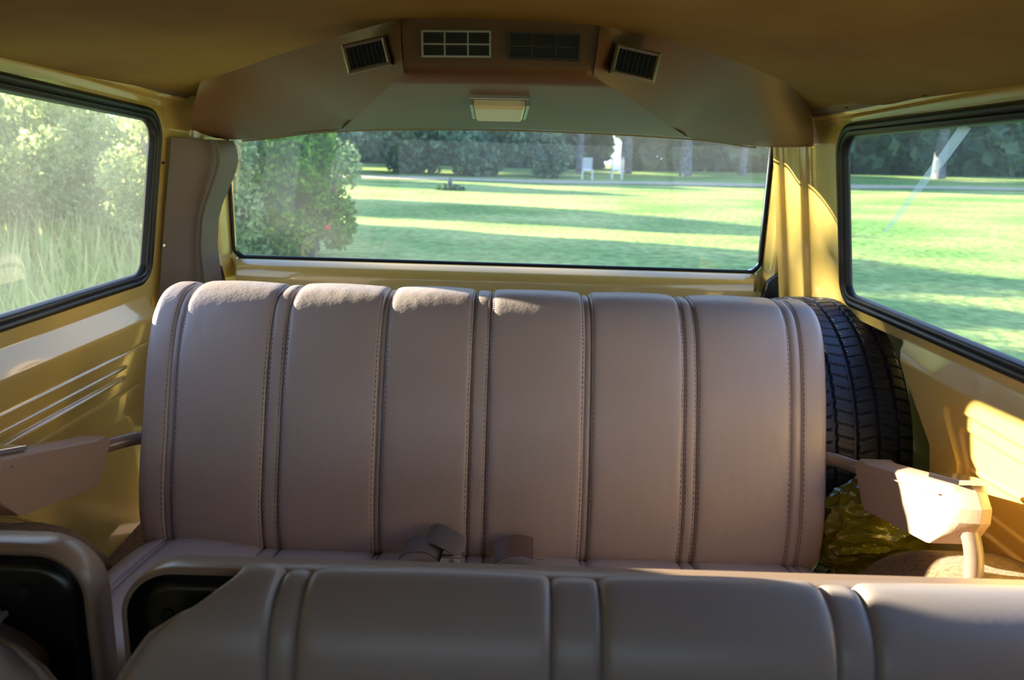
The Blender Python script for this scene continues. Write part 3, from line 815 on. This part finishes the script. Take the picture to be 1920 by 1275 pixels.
# ================================================================== CARPETED WHEEL HOUSINGS
def hump(side, lab):
    sg = -1 if side == 'L' else 1
    xo = -.90 if side == 'L' else .815; xi = -.735 if side == 'L' else .640
    def fn(u, v):
        a = PI*u; t = v
        r = 1-.22*(1-math.sqrt(max(0, 1-max(0, 1-(t)/.45)**2)))
        y = 1.0-.44*math.cos(a)*r if True else 0
        z = -1.055+(.475)*math.sin(a)**.9*r
        x = xi+(xo-xi)*t
        nn = .003*noise.noise(Vector((x*20,y*20,z*20)))
        return (x, y+nn, z+nn)
    v, f = grid(60, 24, fn)
    n0 = len(v)
    # inner face
    ring = [i*24 for i in range(60)]
    f.append(tuple(ring))
    return obj('wheel_housing', v, f, M['carpet'], angle=60, label=lab, cat='wheel housing', group=None)
hump('L', 'brown carpeted wheel housing against the ribbed yellow wall, shrub side')
hump('R', 'tan carpeted wheel housing below the sunlit armrest, lawn side')
# carpet kick strip rising behind the seat on the left
v, f = grid(16, 10, lambda u, v: (-.885+.165*v, 1.40+.30*u, -.90+.02*u-.03*v*v+.004*noise.noise(Vector((u*9,v*9,0)))))
obj('trim_12', v, f, M['carpet'], kind='structure', label='brown cargo carpet turned up behind the bench')
# yellow wheel-arch flange on the left wall
MB().tube([(-.868, 1.0-.45*math.cos(a)*1.0, -1.055+.49*math.sin(a)**.9) for a in np.linspace(1.2, PI-.15, 24)], .006, 8).build('trim_13', M['paint'], kind='structure', label='yellow wheel-arch flange on the shrub-side wall')

# ================================================================== SPARE TYRE
TR_, TW = .362, .222; TC = Vector((.752, 1.866, -.672))
spare = thing('spare_tire', 'black spare tire with blocky tread standing behind the bench on the lawn side', 'tire', (TC.x, TC.y, TC.z-TR_))
NA, NW = 1176, 92
def tread_h(a, w):      # a radians, w -1..1 across ; returns depth cut
    blk = a/(2*PI)*84
    d = 0
    for k, gc in enumerate((-.62,-.21,.21,.60)):
        zig = .008*math.sin(blk*2*PI+k*1.7)
        q = abs(w-gc-zig)
        d = max(d, .0085*(1-sstep(.028,.048,q)))
    # cross cuts in each rib
    rib = 0 if w < -.62 else 1 if w < -.21 else 2 if w < .21 else 3 if w < .60 else 4
    ph = (.0,.35,.7,.2,.55)[rib]; sl = (.8,-.9,.9,-.9,-.8)[rib]
    fr = (blk+ph+sl*w*1.1) % 1
    cut = 1-sstep(.045,.085,min(fr,1-fr)); d = max(d, (.006 if rib in (0,4) else .0035)*cut)
    fs = (blk*5+ph+sl*w*6) % 1
    if rib in (1,2,3): d = max(d, .0009*(1-sstep(.10,.22,min(fs,1-fs))))
    return d
V = []
for i in range(NA):
    a = 2*PI*i/NA; ca, sa = math.cos(a), math.sin(a)
    for j in range(NW):
        w = -1+2*j/(NW-1)
        r = TR_-.010*abs(w)**3-.012*max(0,(abs(w)-.85)/.15)**2
        r -= tread_h(a, w)
        V.append((TC.x+w*TW/2*.96, TC.y+r*ca, TC.z+r*sa))
Fc = [(i*NW+j, ((i+1)%NA)*NW+j, ((i+1)%NA)*NW+j+1, i*NW+j+1) for i in range(NA) for j in range(NW-1)]
obj('tread', V, Fc, M['tire'], spare, angle=35, fixn=False)
for sg in (-1, 1):
    pr = [(.48*1.0,TR_-.021),(.502,TR_-.034),(.515,TR_-.06),(.52,TR_-.09),(.505,TR_-.12),(.47,TR_-.145),(.42,TR_-.155)]
    pp = smooth_path([(a*TW, b, 0) for a, b in pr], 4)
    V = [(TC.x+sg*p.x, TC.y+p.y*math.cos(2*PI*i/120), TC.z+p.y*math.sin(2*PI*i/120)) for i in range(120) for p in pp]
    m_ = len(pp); obj('sidewall', V, [(i*m_+j, ((i+1)%120)*m_+j, ((i+1)%120)*m_+j+1, i*m_+j+1) for i in range(120) for j in range(m_-1)], M['tire'], spare, angle=50)
pr = [(-.42,.21),(-.40,.195),(-.30,.185),(-.1,.18),(.1,.178),(.16,.15),(.18,.10),(.14,.06),(.14,.03),(.16,.0)]
V = [(TC.x+a*TW, TC.y+b*math.cos(2*PI*i/72), TC.z+b*math.sin(2*PI*i/72)) for i in range(72) for a, b in pr]
m_ = len(pr); obj('steel_rim', V, [(i*m_+j, ((i+1)%72)*m_+j, ((i+1)%72)*m_+j+1, i*m_+j+1) for i in range(72) for j in range(m_-1)], M['steel'], spare, angle=40)

# ---- crumpled yellow plastic bag
def bagfn(u, v):
    a = 2*PI*u; b = PI*v
    x, y, z = math.sin(b)*math.cos(a), math.sin(b)*math.sin(a), math.cos(b)
    p = Vector((x, y, z))
    q = p*2.6; rdg = 0
    for o_, am in ((.7,.16),(1.6,.07)):
        rdg += am*(1-2*abs(noise.noise(Vector((q.x*.6+q.z*.3,q.y,q.z*1.8-q.x*.4))*o_+Vector((o_,3,1)))))
    k = .86+rdg
    sx, sy, sz = .118, .075, .115
    return (.742+sx*x*k*1.02, 1.412+sy*y*k, max(-.86, -.700+sz*z*k-.05*x*0)+(0))
v, f = grid(150, 110, bagfn, close_u=True)
obj('plastic_bag', v, f, M['bag'], angle=25, label='crumpled yellow-green plastic bag below the spare tire', cat='plastic bag')

# ================================================================== OUTDOORS
GS = .03
def ground_z(x, y):
    yy = max(0, min(y, 46)-5)
    return -1.75+GS*yy+.012*max(0, x-2)*min(1, max(0, y-6)/20)+.05*noise.noise(Vector((x*.12, y*.12, 0)))
xs = np.concatenate([np.linspace(-90,-20,15), np.linspace(-18,40,60), np.linspace(43,120,15)]); ys = np.concatenate([np.linspace(-20,2,8), np.linspace(3,50,80), np.linspace(55,140,12)])
V = [(x, y, ground_z(x, y)) for x in xs for y in ys]; n = len(ys)
obj('ground', V, [(i*n+j, (i+1)*n+j, (i+1)*n+j+1, i*n+j+1) for i in range(len(xs)-1) for j in range(n-1)], M['grass'], kind='structure', angle=0, label='broad sunlit green lawn', origin=(0,0,-1.75))
def path_y(x): return 34+.0*x+.9*math.sin(x*.06)
V = []
for x in np.linspace(-12, 60, 80):
    for w in (-1.3, -.5, .5, 1.3):
        y = path_y(x)+w*(1+.15*math.sin(x)); V.append((x, y, ground_z(x, y)+.03))
obj('gravel_path', V, [(i*4+j, (i+1)*4+j, (i+1)*4+j+1, i*4+j+1) for i in range(79) for j in range(3)], M['stone'], kind='structure', label='pale gravel path crossing the far lawn')

def leaf_cloud(n, centers, radii, size, seed, flat=.5, aspect=1.8, gaps=.0):
    r_ = np.random.default_rng(seed); cs = np.array(centers); rs = np.array(radii)
    vol = rs.prod(axis=1) if rs.ndim == 2 else rs**3
    pick = r_.choice(len(cs), n, p=vol**.67/(vol**.67).sum())
    d = r_.normal(size=(n,3)); d /= np.linalg.norm(d, axis=1)[:,None]
    rad = r_.uniform(.35, 1, n)**.5
    R = rs[pick] if rs.ndim == 2 else rs[pick][:,None]
    pos = cs[pick]+d*R*rad[:,None]
    a = r_.normal(size=(n,3)); a[:,2] += flat; a /= np.linalg.norm(a, axis=1)[:,None]
    b = np.cross(a, r_.normal(size=(n,3))); b /= np.linalg.norm(b, axis=1)[:,None]
    s = size*r_.uniform(.6, 1.4, n)[:,None]
    v0 = pos-a*s*aspect/2; v1 = pos+b*s*.5; v2 = pos+a*s*aspect/2; v3 = pos-b*s*.5
    V = np.stack([v0,v1,v2,v3], 1).reshape(-1,3)
    return V
def fast_mesh(name, V, mat_):
    n = len(V)//4; me = bpy.data.meshes.new(name)
    me.vertices.add(len(V)); me.vertices.foreach_set('co', V.astype(np.float32).ravel())
    me.loops.add(len(V)); me.loops.foreach_set('vertex_index', np.arange(len(V), dtype=np.int32))
    me.polygons.add(n); me.polygons.foreach_set('loop_start', np.arange(0, len(V), 4, dtype=np.int32))
    me.update(calc_edges=True); me.materials.append(mat_); return me
def link_mesh(name, me, parent, loc=(0,0,0)):
    o = bpy.data.objects.new(name, me); COL.objects.link(o); o.parent = parent; o.location = loc; return o
def blobs(k, rx, rz, seed, z0=.0, top=True):
    r_ = random.Random(seed); c = []; s = []
    for i in range(k):
        a = r_.uniform(0, 2*PI); q = r_.uniform(0, 1)**.6; h = r_.uniform(.12, .92)
        env = rx*(1-.55*abs(h-.42)/.58)*.72
        c.append((env*q*math.cos(a), env*q*math.sin(a), z0+rz*h)); m_ = r_.uniform(.20,.36)*rx
        s.append((m_, m_, m_*1.15))
    return c, s
def stems_mesh(name, k, h, spread, r0, seed):
    r_ = random.Random(seed); mb = MB()
    for i in range(k):
        a = r_.uniform(0, 2*PI); q = spread*r_.uniform(.2, 1)
        pts = [(0+.05*math.cos(a), .05*math.sin(a), 0), (q*.35*math.cos(a), q*.35*math.sin(a), h*.4), (q*.7*math.cos(a+.2), q*.7*math.sin(a+.2), h*.75), (q*math.cos(a), q*math.sin(a), h)]
        mb.tube(smooth_path(pts, 4), list(np.linspace(r0, r0*.25, 13)), 6)
    me = bpy.data.meshes.new(name); me.from_pydata([tuple(p) for p in mb.v], [], mb.f); me.shade_smooth(); me.materials.append(M['bark']); return me
# prototype foliage meshes (unit plants)
PROT = {}
def proto(key, leafm, k, rx, rz, n, size, seed, stem, sh, sr, z0=.1, flat=.4, aspect=1.8):
    c, s = blobs(k, rx, rz, seed, z0)
    PROT[key] = (fast_mesh(key+'_foliage', leaf_cloud(n, c, s, size, seed, flat, aspect), M[leafm]), stems_mesh(key+'_stems', stem, sh, rx*.5, sr, seed+1))
proto('shrub_a', 'leaf_pale', 26, 1.3, 2.6, 15000, .045, 11, 7, 2.1, .03)
proto('shrub_b', 'leaf_pale', 30, 1.6, 3.0, 17000, .05, 12, 8, 2.4, .03)
proto('shrub_c', 'leaf_bright', 22, 1.0, 1.7, 9000, .045, 13, 6, 1.3, .02)
proto('shrub_d', 'leaf_rose', 24, 1.1, 2.0, 11000, .05, 14, 6, 1.6, .025)
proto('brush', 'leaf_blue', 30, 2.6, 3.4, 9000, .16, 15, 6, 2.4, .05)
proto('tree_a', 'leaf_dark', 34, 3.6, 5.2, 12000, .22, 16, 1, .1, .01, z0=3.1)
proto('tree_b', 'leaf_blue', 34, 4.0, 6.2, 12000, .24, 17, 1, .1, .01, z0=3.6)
def trunk_mesh(name, h, r, seed):
    r_ = random.Random(seed); mb = MB()
    pts = [(0,0,-.3),(.03,0,.2),(.05,.05,h*.35),(-.04,.1,h*.7),(.05,.05,h)]
    mb.tube(smooth_path(pts, 6), [r*1.35,r*1.2,r*1.08]+list(np.linspace(r, r*.35, 22)), 12)
    for i in range(6):
        a = r_.uniform(0,2*PI); z = h*r_.uniform(.45,.9)
        mb.tube([(0,.05,z),(math.cos(a)*h*.18,math.sin(a)*h*.18,z+h*.12),(math.cos(a)*h*.34,math.sin(a)*h*.34,z+h*.2)], [r*.35,r*.2,r*.08], 7)
    me = bpy.data.meshes.new(name); me.from_pydata([tuple(p) for p in mb.v], [], mb.f); me.shade_smooth(); me.materials.append(M['bark']); return me
TRK = [trunk_mesh('trunk_mesh', 7.0, .22, 3), trunk_mesh('trunk_mesh', 8.0, .36, 5)]
def plant(name, key, x, y, sc, rz, label, cat, group=None, trunk=None, sz=None):
    r = thing(name, label, cat, (x, y, ground_z(x, y)), group)
    r.rotation_euler.z = rz; r.scale = (sc, sc, sz or sc)
    link_mesh('foliage', PROT[key][0], r)
    if trunk is None: link_mesh('stems', PROT[key][1], r)
    else: link_mesh('trunk', TRK[trunk], r)
    return r
# shrubs beside the left window
LS = [(-5.3,4.6,'shrub_c',.80,'low bright green shrub nearest the shrub-side window'),
      (-6.3,6.6,'shrub_c',1.0,'rounded yellow-green shrub in the sunny thicket outside the shrub-side window'),
      (-7.2,8.6,'shrub_a',.88,'pale grey-green shrub filling the middle of the shrub-side window'),
      (-8.8,10.2,'shrub_a',1.0,'pale leafy shrub beside the rear edge of the shrub-side window'),
      (-6.9,11.2,'shrub_b',.92,'tall grey-green shrub hidden between the two windows'),
      (-10.5,12.5,'shrub_b',1.15,'tall pale shrub rising behind the thicket'),
      (-8.6,7.0,'shrub_b',.95,'dusty green shrub at the front edge of the shrub-side window'),
      (-11.5,9.6,'shrub_a',1.2,'large pale shrub at the back of the thicket'),
      (-9.8,15.0,'shrub_b',1.2,'broad pale shrub far behind the thicket')]
for i, (x, y, k, sc, lab) in enumerate(LS):
    plant('shrub', k, x, y, sc, i*1.3, lab, 'shrub', 'shrubs outside the shrub-side window')
plant('shrub', 'shrub_b', -8.6, 7.15, 1.8, .9, 'tall dense shrub added out of view to keep sun off the rear pillar', 'shrub', sz=2.5)  # stretched tall and unseen, added to block sun from the right rear pillar
plant('shrub', 'shrub_b', -11.6, 9.0, 2.0, 2.9, 'tall dense shrub added farther out, unseen, to back up that sun block', 'shrub', sz=2.9)  # second unseen sun blocker, added behind the first
# shrub clump at the left of the rear window, and the rose bush beside it
plant('shrub', 'shrub_a', -4.15, 9.6, .86, .4, 'grey-green shrub at the corner of the rear window', 'shrub')
plant('shrub', 'shrub_b', -5.2, 12.2, .92, 2.2, 'taller grey-green shrub behind the one at the rear window corner', 'shrub')
plant('shrub', 'shrub_a', -3.35, 11.7, .92, 4.0, 'upright grey-green shrub behind the bush with red blooms', 'shrub')
rb = plant('rose_bush', 'shrub_d', -2.85, 10.5, .92, 1.1, 'dark green bush with red blooms at the edge of the lawn', 'shrub')
r_ = random.Random(8)
for i in range(9):
    a = r_.uniform(0, 2*PI); q = r_.uniform(.55,.9); z = r_.uniform(.4,1.6); x, y = q*math.cos(a), q*math.sin(a)
    v, f = grid(8, 5, lambda u, v: (x+.05*math.sin(PI*v)*math.cos(2*PI*u)*(1+.3*math.sin(6*PI*u)), y+.05*math.sin(PI*v)*math.sin(2*PI*u), z+.045*math.cos(PI*v)), close_u=True)
    me = bpy.data.meshes.new('bloom'); me.from_pydata(v, [], f); me.materials.append(M['red']); link_mesh('bloom', me, rb)
v = [] 
# tall sunlit grass under the left window
n = 9000
gx = rng.uniform(-11, -3.2, n); gy = rng.uniform(2.5, 13, n); keep = (gx/gy < -.40); gx, gy = gx[keep], gy[keep]; n = len(gx)
gz = np.array([ground_z(a, b) for a, b in zip(gx, gy)]); h = rng.uniform(.35, .95, n); lean = rng.normal(0,.16,(n,2)); w = rng.uniform(.010,.022,n); th = rng.uniform(0,PI,n)
base = np.stack([gx, gy, gz+Z0-.02], 1); tip = base+np.stack([lean[:,0], lean[:,1], h], 1); wd = np.stack([np.cos(th)*w, np.sin(th)*w, 0*w], 1)
mid = (base+tip)/2; mid[:,2] += .05
Vg = np.stack([base-wd*.5, mid-wd, tip, mid+wd], 1).reshape(-1,3)
o = bpy.data.objects.new('tall_grass', fast_mesh('tall_grass', Vg, M['straw'])); COL.objects.link(o)
tag(o, 'tall straw-tipped grass growing among the shrubs beyond the shrub-side window', 'grass', kind='stuff')

# far brush and trees
BR = [(-9,37,1.1,'bluish brush clump behind the rose bush'),(-5.4,38.5,1.15,'wide bluish brush clump left of the lawn stump'),(-1.6,38,1.1,'bluish brush clump beyond the lawn stump'),(1.4,38,.62,'low bluish brush clump beside the slim pale trunk'),(-12.5,39,1.1,'bluish brush clump at the left end of the path')]
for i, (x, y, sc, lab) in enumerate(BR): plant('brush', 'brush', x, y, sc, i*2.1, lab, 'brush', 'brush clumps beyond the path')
TRS = [(-13,45,'tree_b',1.15,0,'bluish tree behind the left end of the brush'),(-7.5,46,'tree_a',1.1,0,'dense dark tree behind the middle of the brush'),(-2.5,47,'tree_b',1.1,0,'hazy bluish tree beyond the lawn stump'),
       (3.2,41,'tree_a',1.0,0,'slim tree with pale trunk at the right end of the brush'),(5.9,43,'tree_b',1.05,1,'tree with stout grey trunk beside the slim pale one'),(9.0,42,'tree_a',1.05,1,'dark tree with thick trunk right of the stout grey one'),
       (12.6,44,'tree_b',1.1,0,'tree seen in the right end of the rear window'),(17.5,45,'tree_a',1.1,1,'tree seen behind the corner pillar'),(23.5,44,'tree_b',1.1,1,'tree with pale trunk in the corner of the lawn-side window'),
       (29.5,45,'tree_a',1.15,0,'dark green tree in the middle of the lawn-side window'),(36,44,'tree_a',1.0,1,'tree crossed by the pale streak in the lawn-side window'),(42,46,'tree_b',1.1,0,'tree at the open end of the lawn-side window')]
for i, (x, y, k, sc, tr, lab) in enumerate(TRS): plant('tree', k, x, y, sc, i*1.7, lab, 'tree', 'trees beyond the far path', trunk=tr)
# trees out to the left whose long shadows stripe the lawn
for i, (x, y, sc) in enumerate(((-17,19,.75),(-24,27,.9),(-20,35,.7),(-30,44,1.0))):
    plant('tree', 'tree_a', x, y, sc, i*1.1, ('tree standing beyond the thicket casting a long shadow over the lawn','tall tree far behind the thicket','small tree at the end of the path behind the thicket','far large tree past the thicket')[i], 'tree', 'trees beyond the thicket', trunk=0)
# dense woodland filling the horizon
c = []; s = []
for i in range(220):
    x = -60+i*.65+random.uniform(-.5,.5); y = 58+random.uniform(-3,5); c.append((x, y, random.uniform(.5, 7.5))); s.append((random.uniform(1.8,3.0),)*3)
V = leaf_cloud(90000, c, s, .8, 44, .2, 1.5); V[:,2] += ground_z(0,50)+Z0
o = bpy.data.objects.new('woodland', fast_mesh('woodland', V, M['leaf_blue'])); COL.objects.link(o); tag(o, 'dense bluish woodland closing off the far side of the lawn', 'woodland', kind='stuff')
# little stump with a clump of grass on the lawn
sx, sy = -2.35, 27.5; gz = ground_z(sx, sy)
st_ = thing('tree_stump', 'small dark stump post with a grass clump on the open lawn', 'stump', (sx, sy, gz))
MB().tube([(sx,sy,gz-.05),(sx+.01,sy,gz+.2),(sx,sy,gz+.42)], [.10,.085,.07], 10).build('stump_wood', M['bark'], st_)
V = leaf_cloud(500, [(0,0,.03)], [(.55,.4,.12)], .10, 5); o = bpy.data.objects.new('grass_clump', fast_mesh('grass_clump', V, M['leaf_dark'])); COL.objects.link(o); o.parent = st_
# white slatted garden chairs under the trees
def garden_chair(x, y, lab, g):
    z = ground_z(x, y); r = thing('garden_chair', lab, 'chair', (x, y, z), g)
    mb = MB()
    for k in range(7): mb.box((x-.26,y,z+.45+k*.08),(x+.26,y+.03,z+.50+k*.08))
    mb.build('slatted_back', M['whitepaint'], r, smooth=False)
    MB().box((x-.26,y-.5,z+.40),(x+.26,y,z+.45)).build('seat', M['whitepaint'], r, smooth=False)
    for dx in (-.26,.21):
        for dy in (-.48,0): MB().box((x+dx,y+dy,z-.05),(x+dx+.05,y+dy+.05,z+(.42 if dy < 0 else 1.0))).build('leg', M['whitepaint'], r, smooth=False)
garden_chair(3.4-.1, 37.2, 'white slatted garden chair left of the slim pale trunk', 'white garden chairs')
garden_chair(4.75, 37.6, 'white slatted garden chair right of the slim pale trunk', 'white garden chairs')

# ================================================================== LIGHT
w = bpy.data.worlds.new('sky'); S.world = w; w.use_nodes = True; nt = w.node_tree; L = nt.links; nt.nodes.clear()
out = nt.nodes.new('ShaderNodeOutputWorld'); bg = nt.nodes.new('ShaderNodeBackground')
tc = nt.nodes.new('ShaderNodeTexCoord'); sp = nt.nodes.new('ShaderNodeSeparateXYZ'); cr = nt.nodes.new('ShaderNodeValToRGB')
L.new(tc.outputs['Generated'], sp.inputs[0]); L.new(sp.outputs['Z'], cr.inputs[0]); L.new(cr.outputs[0], bg.inputs[0]); L.new(bg.outputs[0], out.inputs[0])
cr.color_ramp.elements[0].position = 0; cr.color_ramp.elements[0].color = (.82,.91,1,1)
cr.color_ramp.elements[1].position = .6; cr.color_ramp.elements[1].color = (.25,.45,1.0,1)
e = cr.color_ramp.elements.new(.15); e.color = (.70,.85,1.0,1)
bg.inputs[1].default_value = 2.2
sd = bpy.data.lights.new('sun', 'SUN'); sd.energy = 32; sd.angle = math.radians(.6); sd.color = (1,.86,.64)
so = bpy.data.objects.new('sun', sd); COL.objects.link(so)
to_sun = Vector((-1,.33,.27)).normalized()
so.rotation_euler = to_sun.to_track_quat('Z','Y').to_euler(); so.location = (-10,3,8)

# ================================================================== CAMERA
cd = bpy.data.cameras.new('camera'); cam = bpy.data.objects.new('camera', cd); COL.objects.link(cam); S.camera = cam
cd.sensor_width = 36; cd.lens = 36*F/1920; cd.clip_start = .02; cd.clip_end = 500
fw = Vector((0, math.cos(TH), -math.sin(TH))); up = Vector((0, math.sin(TH), math.cos(TH))); rt = Vector((1,0,0))
# roll so that the scene appears turned clockwise
c, s = math.cos(RO), math.sin(RO)
r2 = rt*c+up*s; u2 = up*c-rt*s
cam.matrix_world = Matrix(((r2.x,u2.x,-fw.x,0),(r2.y,u2.y,-fw.y,0),(r2.z,u2.z,-fw.z,Z0),(0,0,0,1)))
cd.dof.use_dof = True; cd.dof.focus_distance = 1.5; cd.dof.aperture_fstop = 5.6

S.view_settings.view_transform = 'Standard'; S.view_settings.look = 'None'; S.view_settings.exposure = 0.0
S.cycles.max_bounces = 16; S.cycles.diffuse_bounces = 8; S.cycles.transparent_max_bounces = 16; S.cycles.use_denoising = True
S.cycles.sample_clamp_indirect = 8; S.cycles.caustics_reflective = False
